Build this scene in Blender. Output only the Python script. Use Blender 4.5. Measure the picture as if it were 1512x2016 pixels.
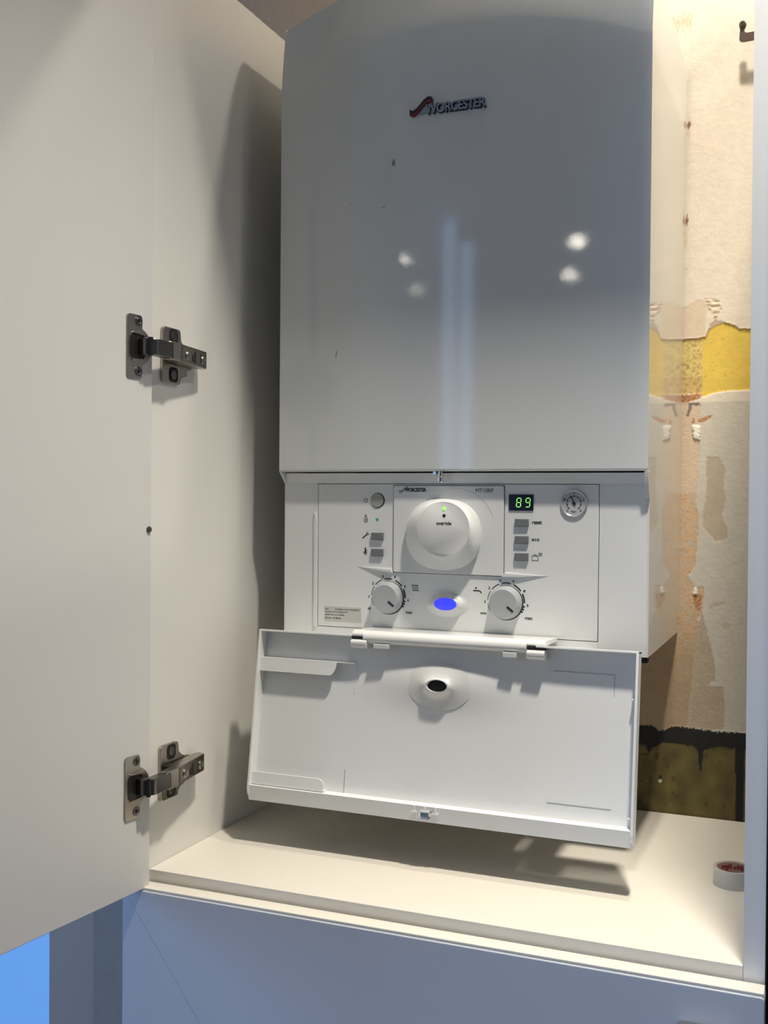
import bpy, bmesh, math
from math import sin, cos, pi, radians, sqrt
from mathutils import Vector, Matrix, noise

SC = bpy.context.scene
COL = SC.collection
for o in list(bpy.data.objects):
    bpy.data.objects.remove(o)

# ------------------------------------------------------------ camera
cam_d = bpy.data.cameras.new('camera')
cam = bpy.data.objects.new('camera', cam_d)
COL.objects.link(cam)
SC.camera = cam
yw, pt, ro = radians(22.31), radians(-0.65), radians(0.45)
fwd = Vector((-sin(yw)*cos(pt), cos(yw)*cos(pt), sin(pt)))
rt = Vector((cos(yw), sin(yw), 0)); up = rt.cross(fwd)
r2 = rt*cos(ro) + up*sin(ro); u2 = -rt*sin(ro) + up*cos(ro)
cam.matrix_world = Matrix(((r2.x, u2.x, -fwd.x, .558), (r2.y, u2.y, -fwd.y, -1.054),
                           (r2.z, u2.z, -fwd.z, -.03), (0, 0, 0, 1)))
cam_d.sensor_fit = 'VERTICAL'
cam_d.sensor_height = 36
cam_d.lens = 36*2115/2016
cam_d.clip_start = .02

# ------------------------------------------------------------ world, exposure
SC.view_settings.view_transform = 'Standard'
SC.view_settings.look = 'None'
SC.view_settings.gamma = 1
SC.view_settings.use_curve_mapping = False
SC.view_settings.exposure = 0.0
w = bpy.data.worlds.new('sky')
SC.world = w
w.use_nodes = True
w.node_tree.nodes['Background'].inputs[0].default_value = (.35, .5, .8, 1)
w.node_tree.nodes['Background'].inputs[1].default_value = .6

WARM = (1.0, .92, .79)
LAMP_A = (.56, -.335, 1.085)      # downlight in front of the cupboard
LAMP_B = (1.0, .16, 1.085)
LAMP_C = (.47, .0, 1.085)      # downlight above the gap right of the boiler       # downlight over the right-hand side
POWER_A, POWER_B, POWER_C = 106, 17, 32
DAY = (.38, .58, 1.0)
DAY_POWER = 46
FAR_POWER = 3
BULB_ES = 130


def light(name, kind, loc, power, color, size=.03, rot=None, spot=None, blend=.4, sy=None):
    d = bpy.data.lights.new(name, kind)
    d.energy = power
    d.color = color
    if kind == 'AREA':
        d.shape = 'RECTANGLE'
        d.size = size
        d.size_y = sy or size
    else:
        d.shadow_soft_size = size
    if kind == 'SPOT':
        d.spot_size = radians(spot)
        d.spot_blend = blend
    o = bpy.data.objects.new(name, d)
    COL.objects.link(o)
    o.location = loc
    if rot:
        o.rotation_euler = rot
    return o


light('window_daylight', 'AREA', (-2.12, -2.6, -.1), DAY_POWER, DAY, 2.2, (0, radians(-90), 0), sy=1.8)

# ------------------------------------------------------------ materials
MATS = {}


def mat(name, col, rough=.5, metal=0, coat=0, spec=.5, bump=0, bscale=50, emit=None, es=0, var=0, vscale=8,
        coat_r=.05, bdist=.001):
    if name in MATS:
        return MATS[name]
    m = bpy.data.materials.new(name)
    m.use_nodes = True
    nt = m.node_tree
    b = nt.nodes['Principled BSDF']
    b.inputs['Base Color'].default_value = (*col, 1)
    b.inputs['Roughness'].default_value = rough
    b.inputs['Metallic'].default_value = metal
    b.inputs['Coat Weight'].default_value = coat
    b.inputs['Coat Roughness'].default_value = coat_r
    b.inputs['Specular IOR Level'].default_value = spec
    if emit:
        b.inputs['Emission Color'].default_value = (*emit, 1)
        b.inputs['Emission Strength'].default_value = es
    tc = nt.nodes.new('ShaderNodeTexCoord')
    if bump:
        n = nt.nodes.new('ShaderNodeTexNoise')
        n.inputs['Scale'].default_value = bscale
        n.inputs['Detail'].default_value = 3
        nt.links.new(tc.outputs['Object'], n.inputs['Vector'])
        bp = nt.nodes.new('ShaderNodeBump')
        bp.inputs['Strength'].default_value = bump
        bp.inputs['Distance'].default_value = bdist
        nt.links.new(n.outputs['Fac'], bp.inputs['Height'])
        nt.links.new(bp.outputs['Normal'], b.inputs['Normal'])
        if coat:
            nt.links.new(bp.outputs['Normal'], b.inputs['Coat Normal'])
    if var:
        n = nt.nodes.new('ShaderNodeTexNoise')
        n.inputs['Scale'].default_value = vscale
        n.inputs['Detail'].default_value = 5
        nt.links.new(tc.outputs['Object'], n.inputs['Vector'])
        mx = nt.nodes.new('ShaderNodeMixRGB')
        mx.inputs[1].default_value = (*[c*(1-var) for c in col], 1)
        mx.inputs[2].default_value = (*[min(1, c*(1+var)) for c in col], 1)
        nt.links.new(n.outputs['Fac'], mx.inputs[0])
        nt.links.new(mx.outputs[0], b.inputs['Base Color'])
    MATS[name] = m
    return m


ENAMEL = mat('white_enamel', (.64, .665, .67), .5, coat=1, coat_r=.03, spec=.2, bump=.04, bscale=500, bdist=.0003)
ENAMEL_SIDE = mat('white_enamel_side', (.74, .74, .72), .35, coat=1, coat_r=.03, bump=.02, bscale=120, bdist=.0005)
PLASTIC = mat('white_plastic', (.75, .765, .765), .42, bump=.05, bscale=900, bdist=.0003)
PLASTIC_GLOSS = mat('glossy_white_plastic', (.70, .71, .70), .22, coat=.5)
MODULE = mat('module_plastic', (.73, .745, .745), .38)
KNOB = mat('knob_grey', (.40, .42, .44), .4)
BUTTON = mat('button_grey', (.16, .175, .18), .45)
ROUNDBTN = mat('button_round_grey', (.33, .34, .32), .45)
INK = mat('black_print', (.012, .012, .014), .5)
GAP = mat('dark_gap', (.01, .01, .01), .8)
LAM = mat('white_laminate', (.79, .78, .74), .34, bump=.05, bscale=260, bdist=.0004, var=.015, vscale=5)
LAM_DOOR = mat('white_laminate_door', (.72, .715, .70), .38, bump=.08, bscale=300, bdist=.0004, var=.02, vscale=4)
SHELF = mat('white_shelf', (.755, .72, .645), .28, bump=.03, bscale=200, bdist=.0004, var=.015, vscale=6)
GLOSSWHITE = mat('gloss_pale_front', (.64, .66, .71), .36, coat=.15)
STEEL = mat('nickel_steel', (.44, .40, .355), .30, metal=1, bump=.05, bscale=200)
STEEL_D = mat('dark_nickel', (.17, .16, .155), .30, metal=1)
CHROME = mat('chrome', (.75, .75, .74), .15, metal=1)
DARK = mat('dark_metal', (.04, .037, .033), .4, metal=.6)
GREEN = mat('green_led', (.1, .8, .1), .4, emit=(.30, .95, .10), es=1.3)
GREEN_D = mat('dim_green_led', (.02, .25, .06), .4, emit=(.02, .4, .06), es=.25)
BLUE = mat('blue_light', (.02, .02, .5), .5, emit=(.035, .05, 1), es=1.15)
SCREEN = mat('display_black', (.004, .006, .02), .15)
PAPER = mat('sticker_paper', (.56, .56, .53), .5)
RED = mat('badge_red', (.16, .015, .012), .3)
NAVY = mat('badge_navy', (.008, .01, .02), .3)
SILVER = mat('badge_silver', (.30, .32, .33), .35, metal=.9)

# ------------------------------------------------------------ helpers (mm)


class MB:
    """mesh builder in millimetres, world axes"""

    def __init__(s):
        s.bm = bmesh.new()

    def box(s, x0, x1, y0, y1, z0, z1, bev=0, seg=2, M=None):
        t = bmesh.new()
        bmesh.ops.create_cube(t, size=1)
        for v in t.verts:
            v.co = Vector(((x0+x1)/2+v.co.x*(x1-x0), (y0+y1)/2+v.co.y*(y1-y0), (z0+z1)/2+v.co.z*(z1-z0)))
        if bev:
            bmesh.ops.bevel(t, geom=t.edges[:]+t.verts[:], offset=bev, segments=seg, profile=.5, affect='EDGES')
        return s.add(t, M)

    def add(s, t, M=None):
        if M is not None:
            t.transform(M)
        me = bpy.data.meshes.new('tmp')
        t.to_mesh(me)
        t.free()
        s.bm.from_mesh(me)
        bpy.data.meshes.remove(me)
        return s

    def prism(s, poly, a0, a1, axis='y', bev=0, M=None, seg=2):
        """poly of 2D points; axis y: (x,z); axis x: (y,z); axis z: (x,y)"""
        t = bmesh.new()

        def P(p, a):
            return {'y': (p[0], a, p[1]), 'x': (a, p[0], p[1]), 'z': (p[0], p[1], a)}[axis]
        f = [t.verts.new(P(p, a0)) for p in poly]
        g = [t.verts.new(P(p, a1)) for p in poly]
        t.faces.new(f)
        t.faces.new(g[::-1])
        n = len(poly)
        for i in range(n):
            t.faces.new((f[i], g[i], g[(i+1) % n], f[(i+1) % n]))
        bmesh.ops.recalc_face_normals(t, faces=t.faces[:])
        if bev:
            fr = [e for e in t.edges if (e.verts[0] in f) == (e.verts[1] in f)]
            bmesh.ops.bevel(t, geom=fr, offset=bev, segments=seg, profile=.5, affect='EDGES')
        return s.add(t, M)

    def rings(s, rings, cap0=True, cap1=True, M=None):
        t = bmesh.new()
        R = [[t.verts.new(p) for p in r] for r in rings]
        n = len(R[0])
        for a, b in zip(R, R[1:]):
            for i in range(n):
                t.faces.new((a[i], a[(i+1) % n], b[(i+1) % n], b[i]))
        if cap0:
            t.faces.new(R[0][::-1])
        if cap1:
            t.faces.new(R[-1])
        bmesh.ops.recalc_face_normals(t, faces=t.faces[:])
        return s.add(t, M)

    def lathe(s, cx, cz, prof, n=48, axis='y', c3=None, cap0=True, cap1=True, sx=1, sz=1, M=None):
        """prof: (radius, along). axis y: centre (cx,cz); axis z: centre (cx,cz)=(x,y)"""
        rs = []
        for r, a in prof:
            if axis == 'y':
                rs.append([(cx+r*sx*cos(2*pi*i/n), a, cz+r*sz*sin(2*pi*i/n)) for i in range(n)])
            elif axis == 'x':
                rs.append([(a, cx+r*sx*cos(2*pi*i/n), cz+r*sz*sin(2*pi*i/n)) for i in range(n)])
            else:
                rs.append([(cx+r*sx*cos(2*pi*i/n), cz+r*sz*sin(2*pi*i/n), a) for i in range(n)])
        return s.rings(rs, cap0, cap1, M)

    def grid(s, P, M=None):
        t = bmesh.new()
        V = [[t.verts.new(p) for p in row] for row in P]
        for a, b in zip(V, V[1:]):
            for i in range(len(a)-1):
                t.faces.new((a[i], a[i+1], b[i+1], b[i]))
        return s.add(t, M)

    def seg(s, a, b, w, y0, y1):
        """flat bar in the xz plane"""
        a, b = Vector(a), Vector(b)
        d = (b-a).normalized()
        n = Vector((-d.y, d.x))*w/2
        return s.prism([tuple(a+n), tuple(b+n), tuple(b-n), tuple(a-n)], y0, y1)

    def arc(s, cx, cz, r, w, a0, a1, y0, y1, n=10):
        A = [radians(a0+(a1-a0)*i/n) for i in range(n+1)]
        o = [(cx+(r+w/2)*cos(a), cz+(r+w/2)*sin(a)) for a in A]
        i_ = [(cx+(r-w/2)*cos(a), cz+(r-w/2)*sin(a)) for a in A][::-1]
        t = bmesh.new()
        m = len(A)
        F = []
        for y in (y0, y1):
            F.append([[t.verts.new((p[0], y, p[1])) for p in o], [t.verts.new((p[0], y, p[1])) for p in i_[::-1]]])
        for k in range(m-1):
            t.faces.new((F[0][0][k], F[0][0][k+1], F[0][1][k+1], F[0][1][k]))
            t.faces.new((F[1][0][k], F[1][0][k+1], F[1][1][k+1], F[1][1][k]))
            t.faces.new((F[0][0][k], F[0][0][k+1], F[1][0][k+1], F[1][0][k]))
            t.faces.new((F[0][1][k], F[0][1][k+1], F[1][1][k+1], F[1][1][k]))
        for k in (0, m-1):
            t.faces.new((F[0][0][k], F[0][1][k], F[1][1][k], F[1][0][k]))
        bmesh.ops.recalc_face_normals(t, faces=t.faces[:])
        return s.add(t)

    def text(s, txt, x0, x1, z0, z1, y0, y1, bold=0, spacing=1.0):
        cu = bpy.data.curves.new('txt', 'FONT')
        cu.body = txt
        cu.extrude = .05
        cu.offset = bold
        cu.space_character = spacing
        cu.resolution_u = 4
        o = bpy.data.objects.new('txt', cu)
        COL.objects.link(o)
        dg = bpy.context.evaluated_depsgraph_get()
        me = bpy.data.meshes.new_from_object(o.evaluated_get(dg))
        t = bmesh.new()
        t.from_mesh(me)
        bpy.data.objects.remove(o)
        bpy.data.meshes.remove(me)
        bpy.data.curves.remove(cu)
        xs = [v.co.x for v in t.verts]
        ys = [v.co.y for v in t.verts]
        zs = [v.co.z for v in t.verts]
        for v in t.verts:
            x = x0+(v.co.x-min(xs))/(max(xs)-min(xs))*(x1-x0)
            z = z0+(v.co.y-min(ys))/(max(ys)-min(ys))*(z1-z0)
            y = y1+(v.co.z-min(zs))/(max(zs)-min(zs))*(y0-y1)
            v.co = Vector((x, y, z))
        return s.add(t)

    def build(s, name, m, parent=None, smooth=None, offset=None):
        """offset: world metres that become the object's origin"""
        bm = s.bm
        bmesh.ops.scale(bm, vec=(.001, .001, .001), verts=bm.verts[:])
        org = wloc(parent) if parent is not None else Vector(offset or (0, 0, 0))
        bmesh.ops.translate(bm, vec=-org, verts=bm.verts[:])
        me = bpy.data.meshes.new(name)
        bm.to_mesh(me)
        bm.free()
        ms = m if isinstance(m, (list, tuple)) else [m]
        for q in ms:
            me.materials.append(q)
        if smooth:
            me.shade_smooth()
            try:
                me.set_sharp_from_angle(angle=radians(20 if smooth <= 35 else smooth))
            except Exception:
                pass
        o = bpy.data.objects.new(name, me)
        COL.objects.link(o)
        if parent is not None:
            o.parent = parent
        else:
            o.location = org
        return o


def wloc(o):
    v = Vector((0, 0, 0))
    while o is not None:
        v += o.location
        o = o.parent
    return v


def tag(o, label=None, cat=None, group=None, kind=None):
    if label:
        o['label'] = label
    if cat:
        o['category'] = cat
    if group:
        o['group'] = group
    if kind:
        o['kind'] = kind
    return o


def thing(name, loc, label, cat, group=None):
    o = bpy.data.objects.new(name, None)
    o.empty_display_size = .05
    COL.objects.link(o)
    o.location = loc
    return tag(o, label, cat, group)


def roundpoly(pts, r, n=5):
    """round the corners of a convex or concave 2D polygon; r scalar or list"""
    out = []
    N = len(pts)
    for i, p in enumerate(pts):
        rr = r[i] if isinstance(r, (list, tuple)) else r
        p = Vector(p)
        a = Vector(pts[i-1])-p
        b = Vector(pts[(i+1) % N])-p
        if rr <= 0:
            out.append(tuple(p))
            continue
        rr = min(rr, a.length*.49, b.length*.49)
        pa = p+a.normalized()*rr
        pb = p+b.normalized()*rr
        for k in range(n+1):
            t = k/n
            out.append(tuple((1-t)**2*pa+2*t*(1-t)*p+t*t*pb))
    return out


# ------------------------------------------------------------ setting: room
WP = mat('painted_wall', (.30, .30, .29), .7, bump=.2, bscale=60)
CEIL = mat('ceiling_paint', (.5, .49, .47), .7)
FLOOR = mat('floor_vinyl', (.12, .115, .11), .35, var=.1)


def struct(mb, name, m, smooth=None):
    return tag(mb.build(name, m, smooth=smooth), kind='structure')


struct(MB().box(-2200, 2200, -4900, 320, -1340, -1300), 'floor', FLOOR)
struct(MB().box(-2240, 2240, -4900, 400, 1100, 1140), 'ceiling', CEIL)
struct(MB().box(2200, 2240, -4900, 320, -1300, 1100), 'wall_right', WP)
# left wall with a large window opening y -3700..-1500, z -1000..800
mb = MB()
mb.box(-2240, -2200, -4900, -3700, -1300, 1100).box(-2240, -2200, -1500, 320, -1300, 1100)
mb.box(-2240, -2200, -3700, -1500, -1300, -1000).box(-2240, -2200, -3700, -1500, 800, 1100)
struct(mb, 'wall_left', WP)
PANE = mat('window_glow', (.1, .15, .3), .2, emit=(.40, .62, 1.0), es=.9)
PANE_F = mat('window_glow_far', (.1, .15, .3), .2, emit=(.40, .60, 1.0), es=3.0)
FRAME = mat('window_frame_white', (.7, .7, .7), .4)
mb = MB().box(-2235, -2205, -3700, -1500, -1000, -950).box(-2235, -2205, -3700, -1500, 750, 800)
for y in (-3700, -2625, -1550):
    mb.box(-2235, -2205, y, y+50, -950, 750)
wf = struct(mb, 'window_1', FRAME)
MB().box(-2225, -2220, -3650, -1550, -950, 750).build('window_pane', PANE, wf)
# far wall with two tall narrow glazed strips
struct(MB().box(-2240, 2240, -4940, -4900, -1300, 1100), 'wall_far', WP)
gs = thing('glazed_screen', (-.795, -3.0, -1.3), 'narrow floor to ceiling screen with two bluish lit strips, mirrored in the boiler front', 'screen')
MB().box(-872, -862, -3015, -2985, -1300, 1098).build('screen_post', DARK, gs)
MB().box(-801, -788, -3015, -2985, -1300, 1098).build('screen_post', DARK, gs)
MB().box(-730, -720, -3015, -2985, -1300, 1098).build('screen_post', DARK, gs)
MB().box(-862, -801, -3004, -2998, -1290, 1090).build('screen_pane', PANE_F, gs)
MB().box(-788, -730, -3004, -2998, -1290, 990).build('screen_pane', PANE_F, gs)

# back wall: left piece carries a glazed panel low down, right piece is old peeling plaster
BLUEPANE = mat('garden_door_glow', (.1, .2, .4), .3, emit=(.115, .30, .68), es=1.0)
mb = MB()
mb.box(-2240, -900, 282, 320, -1300, 1100).box(-900, -529, 282, 320, -450, 1100).box(-529, -420, 282, 320, -1300, 1100)
mb.box(-900, -529, 282, 320, -1300, -1200)
struct(mb, 'wall_back_left', mat('wall_back_paint', (.40, .36, .33), .8, bump=.3, bscale=40))
wf = struct(MB().box(-900, -890, 285, 315, -1200, -450).box(-530, -529, 285, 315, -1200, -450)
            .box(-890, -530, 285, 315, -460, -450), 'window_3', FRAME)
MB().box(-890, -529.5, 284, 290, -1200, -460).build('window_pane', BLUEPANE, wf)


struct(MB().box(-528, -425, 262, 281.5, -1300, -400, 1), 'trim_1', mat('door_casing_grey', (.66, .56, .49), .5))

# ---- peeling plaster wall (dense mesh, paint layers in a colour attribute, worn relief)
P_BEIGE = [(395.9, 202), (405.1, 202.6), (410.9, 207.1), (416.6, 209.7), (423.5, 206.3), (426.1, 191.7), (424.1, 175.1), (424.8, 164.2), (412.8, 163.7), (395, 163.3)]
P_TORN = [(423.4, 214.7), (429.2, 210.7), (439.5, 207.1), (444.2, 197.8), (436.4, 187.5), (429.4, 196.3), (425.9, 203.7)]
P_PINK = [(430.3, 180.7), (436.4, 185.1), (446.7, 181), (434.3, 176.9), (428.7, 172.4)]
P_YELLOW = [(385, 159.7), (403.5, 162.9), (412.8, 163.1), (425.4, 164.2), (428.7, 173.6), (436.5, 179.2), (446.7, 180.4), (458.1, 176.2), (462.6, 171.8), (500, 169.5), (500, 100.8), (450.3, 100.2), (435.6, 98.2), (423.1, 93.9), (409.3, 97.9), (385, 97.1)]
P_MOTTLE = [(385, 162.2), (422, 164), (423.1, 93), (385, 95)]
P_RUST = [(385, 98.9), (409.3, 97.3), (423.1, 98.6), (420.9, 92.7), (404.8, 87.8), (385, 88.7)]
P_GREY = [(408.3, 87.1), (420.4, 87.4), (419.9, 83.8), (411.8, 84), (409.7, 76.3), (406.9, 69.2), (405.1, 72.8)]
P_RUST2 = [(419, 67.8), (425.8, 70), (434.9, 72.8), (433.8, 69.8), (424.8, 64.1), (419.1, 64.2)]
P_RUST3 = [(411.5, 69.1), (414.4, 70.2), (414.5, 63.1), (411.6, 63.1)]
P_WHITE = [(412.2, 60.7), (420.3, 60.6), (421.5, 55.8), (420.6, 42.8), (413.1, 45.2)]
P_STRIP = [(385, 88), (420, 86), (421, 40), (420.3, 23), (418, -29.6), (421.5, -49.2), (420.7, -64.5), (418.3, -106), (409, -117.2), (418.7, -129.9), (429.2, -127.3), (426.5, -157.7), (421.5, -168.8), (430, -179.2), (434.3, -185.4), (430.3, -196.4), (420.2, -216.4), (419, -270.4), (415.2, -300), (340, -300), (340, -190), (385, -180)]
P_TANLOW = [(426.5, -157.7), (434.3, -185.4), (442.1, -217.2), (442.4, -236.4), (431.1, -243.7), (451.8, -243.3), (454.3, -267.6), (452.6, -291.1), (411, -296), (416.4, -238.3), (419.8, -194.9)]
P_TAN = [(428.7, 23), (442.3, 22.9), (449.8, 9.8), (448.1, -14.1), (451.5, -27.1), (446.6, -44.5), (453.1, -61.7), (453.2, -72.5), (439.8, -76.1), (436.6, -70.7), (425.9, -57.9), (425.7, -44.8), (429.5, -20.7)]
P_ARC = [(433.7, -150.9), (442, -146.2), (453.3, -144.7), (452.4, -148.5), (440, -152), (435.9, -156)]
P_SPOT = [(448.6, -172.8), (454.8, -169.3), (459.9, -171.2), (454.9, -177.9), (449.7, -176)]
P_BRIGHT = [(417.7, -131), (421.2, -129.8), (420.9, -138), (415.7, -138.3)]
P_RUSTV = [(417.8, -138.6), (426.2, -137.2), (425.4, -155.6), (421.3, -156.9), (418, -149.5)]
TOPB = [(300, -294), (355.3, -294.2), (372.7, -293.8), (381.4, -299.5), (398.3, -291.6), (444.4, -294), (477.1, -293), (520, -293)]
BOTB = [(300, -314), (355.8, -314.9), (365.6, -317.3), (369, -326.9), (373.2, -319.8), (385.9, -312.1), (419.7, -312.2), (425.1, -317.1), (427.5, -340.4), (429.6, -340.2), (431.3, -316.5), (448.8, -310.6), (466.5, -312), (467.5, -420), (476, -420), (476.5, -312), (520, -312)]


def inside(poly, x, z):
    c = False
    j = len(poly)-1
    for i in range(len(poly)):
        xi, zi = poly[i]
        xj, zj = poly[j]
        if (zi > z) != (zj > z) and x < (xj-xi)*(z-zi)/(zj-zi)+xi:
            c = not c
        j = i
    return c


def interp(L, x):
    for a, b in zip(L, L[1:]):
        if a[0] <= x <= b[0]:
            return a[1]+(b[1]-a[1])*(x-a[0])/(b[0]-a[0])
    return L[-1][1]


BB = {}


def ins(name, poly, x, z):
    if name not in BB:
        xs = [p[0] for p in poly]
        zs = [p[1] for p in poly]
        BB[name] = (min(xs), max(xs), min(zs), max(zs))
    a = BB[name]
    if x < a[0] or x > a[1] or z < a[2] or z > a[3]:
        return False
    return inside(poly, x, z)


def nz(x, z, s, k=0.0):
    return noise.noise(Vector((x*s, z*s, k)))


def mixc(a, b, t):
    t = max(0, min(1, t))
    return tuple(a[i]+(b[i]-a[i])*t for i in range(3))


CREAM = (.74, .66, .55)
GREENW = (.54, .51, .44)
TAN = (.50, .42, .32)
TAN2 = (.40, .33, .245)
ORANGE = (.56, .385, .23)
YELLOW = (.78, .56, .10)
BROWN = (.22, .12, .05)
RUSTC = (.36, .13, .035)


def plaster(x0, z0):
    """colour and relief (mm towards the room) of the old wall"""
    dx = nz(x0, z0, .35, 3)*1.0+nz(x0, z0, 1.1, 5)*.5
    dz = nz(x0, z0, .35, 9)*1.0+nz(x0, z0, 1.1, 13)*.5
    x, z = x0+dx, z0+dz
    g = nz(x0, z0, .02, 1)*.5+.5
    f = nz(x0, z0, .5, 2)
    if x0 < 0 and z0 < 400:
        return (.46, .42, .38), 0
    if z0 < -287:
        zt = interp(TOPB, x0)+nz(x0, 0, .5, 7)*2.2+nz(x0, 0, 1.6, 8)*1.2
        zb = interp(BOTB, x0)
        if 467 < x0 < 476.5:
            zb = -500
        zb += nz(x0, z0, .4, 11)*1.2
        if zb < z0 < zt:
            return (.008, .008, .008), .7
        if z0 <= zb:
            c = mixc((.15, .12, .035), (.085, .066, .02), .5+nz(x0, z0, .06, 4)*.9)
            if nz(x0, z0, .16, 6) > .50:
                c = mixc(c, (.04, .03, .015), .6)
            if (x0-383)**2+(z0+352)**2 < 5:
                c = (.02, .02, .02)
            if (x0-383)**2+(z0+357)**2 < 4:
                c = (.7, .66, .58)
            return c, 0
    if x0 < 330:
        return mixc((.62, .44, .27), (.53, .38, .23), g), 0
    if ins('bright', P_BRIGHT, x, z) or ins('white', P_WHITE, x, z):
        return (.80, .75, .66), 1.6+f
    if ins('rustv', P_RUSTV, x, z) or ins('r2', P_RUST2, x, z) or ins('r3', P_RUST3, x, z):
        return mixc(RUSTC, ORANGE, .35+f), -.2
    if ins('grey', P_GREY, x, z):
        return (.20, .17, .14), -.6
    if ins('rust', P_RUST, x, z):
        return mixc(RUSTC, ORANGE, .25+nz(x0, z0, .45, 21)*1.2), -.3
    if ins('pink', P_PINK, x, z):
        return (.50, .37, .30), -.4
    if ins('yellow', P_YELLOW, x0+dx*.6, z0+dz*.5):
        c = mixc(YELLOW, (.66, .46, .07), g)
        if ins('mot', P_MOTTLE, x, z):
            s = nz(x0, z0, .26, 31)+nz(x0, z0, .8, 33)*.5
            c = mixc((.68, .52, .18), (.36, .25, .10), (s+.05)*1.7)
            if z0 < 118:
                c = mixc(c, (.42, .22, .10), .35)
        elif nz(x0, z0, .3, 35) > .56:
            c = mixc(c, (.40, .28, .06), .6)
        return c, -1.1
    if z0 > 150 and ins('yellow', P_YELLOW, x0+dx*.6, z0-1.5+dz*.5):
        return (.42, .30, .15), .5  # shadow of the peeling cream edge, painted in as a brown line
    if ins('torn', P_TORN, x, z):
        s = nz(x0*.6, z0*1.6, .22, 41)
        return mixc((.74, .62, .47), (.50, .37, .24), s*2.4), s*2.2
    if ins('beige', P_BEIGE, x, z):
        return mixc((.70, .57, .43), (.66, .53, .40), g), -.25
    if ins('spot', P_SPOT, x, z) or ins('arc', P_ARC, x, z):
        return TAN, -.2
    if ins('tan', P_TAN, x, z):
        return mixc(TAN, (.44, .36, .27), g), -.35
    if ins('tanlow', P_TANLOW, x, z):
        return mixc(TAN2, TAN, .3+f), -.35
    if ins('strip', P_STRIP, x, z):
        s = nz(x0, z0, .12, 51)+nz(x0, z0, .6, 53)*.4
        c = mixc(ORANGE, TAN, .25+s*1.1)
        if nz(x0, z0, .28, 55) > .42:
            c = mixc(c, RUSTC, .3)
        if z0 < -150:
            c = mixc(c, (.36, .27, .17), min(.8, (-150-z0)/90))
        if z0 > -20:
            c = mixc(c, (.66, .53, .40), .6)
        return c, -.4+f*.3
    if z0 > 88:
        c = mixc(CREAM, (.72, .635, .525), g)
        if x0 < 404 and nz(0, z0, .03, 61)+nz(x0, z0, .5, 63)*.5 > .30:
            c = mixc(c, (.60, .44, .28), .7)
        if abs(x0-402)+abs(z0-422)*.5 < 2.6 or abs(x0-401.5)*1.5+abs(z0-306)*.4 < 3:
            c = (.25, .13, .06)
        return c, f*.12
    c = mixc(GREENW, (.56, .52, .45), g)
    if z0 < 94 and z0 > -20:
        c = mixc(c, (.58, .52, .44), .5)
    return c, f*.15


def plaster_wall():
    xs = [-420, -300, -150] + [-100+40*i for i in range(10)]
    x = 300.0
    while x < 490:
        xs.append(x)
        x += 1.25 if x > 340 else 8
    xs += [495, 510, 700, 1200, 2240]
    zs = [-1300, -900, -600, -430, -410]
    z = -400.0
    while z < 570:
        zs.append(z)
        z += 1.25 if z < 230 else 2.5
    zs += [575, 620, 700, 850, 1100]
    verts, cols, faces = [], [], []
    for z in zs:
        zc = max(-430, min(600, z))
        yb = 253.5+.06*zc
        for x in xs:
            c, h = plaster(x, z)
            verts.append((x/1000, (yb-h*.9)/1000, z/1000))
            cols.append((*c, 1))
    W = len(xs)
    for j in range(len(zs)-1):
        for i in range(W-1):
            a = j*W+i
            faces.append((a, a+1, a+W+1, a+W))
    # solid back so that the wall has thickness
    n = len(verts)
    bk = [(-.42, .33, -1.3), (2.24, .33, -1.3), (2.24, .33, 1.1), (-.42, .33, 1.1)]
    verts += bk
    cols += [(.5, .4, .3, 1)]*4
    faces += [(n+3, n+2, n+1, n)]
    me = bpy.data.meshes.new('wall_back')
    me.from_pydata(verts, [], faces)
    ca = me.color_attributes.new('paint', 'FLOAT_COLOR', 'POINT')
    flat = [v for c in cols for v in c]
    ca.data.foreach_set('color', flat)
    me.shade_smooth()
    m = bpy.data.materials.new('peeling_plaster')
    m.use_nodes = True
    nt = m.node_tree
    b = nt.nodes['Principled BSDF']
    at = nt.nodes.new('ShaderNodeAttribute')
    at.attribute_name = 'paint'
    tc = nt.nodes.new('ShaderNodeTexCoord')
    n1 = nt.nodes.new('ShaderNodeTexNoise')
    n1.inputs['Scale'].default_value = 90
    n1.inputs['Detail'].default_value = 6
    nt.links.new(tc.outputs['Object'], n1.inputs['Vector'])
    rp = nt.nodes.new('ShaderNodeMapRange')
    rp.inputs[1].default_value = .3
    rp.inputs[2].default_value = .7
    rp.inputs[3].default_value = .95
    rp.inputs[4].default_value = 1.04
    nt.links.new(n1.outputs['Fac'], rp.inputs[0])
    mx = nt.nodes.new('ShaderNodeVectorMath')
    mx.operation = 'SCALE'
    nt.links.new(at.outputs['Color'], mx.inputs[0])
    nt.links.new(rp.outputs[0], mx.inputs['Scale'])
    nt.links.new(mx.outputs[0], b.inputs['Base Color'])
    b.inputs['Roughness'].default_value = .75
    bp = nt.nodes.new('ShaderNodeBump')
    bp.inputs['Strength'].default_value = .35
    bp.inputs['Distance'].default_value = .001
    n2 = nt.nodes.new('ShaderNodeTexNoise')
    n2.inputs['Scale'].default_value = 160
    n2.inputs['Detail'].default_value = 4
    nt.links.new(tc.outputs['Object'], n2.inputs['Vector'])
    nt.links.new(n2.outputs['Fac'], bp.inputs['Height'])
    nt.links.new(bp.outputs['Normal'], b.inputs['Normal'])
    me.materials.append(m)
    o = bpy.data.objects.new('wall_back', me)
    COL.objects.link(o)
    tag(o, kind='structure')


plaster_wall()

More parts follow.
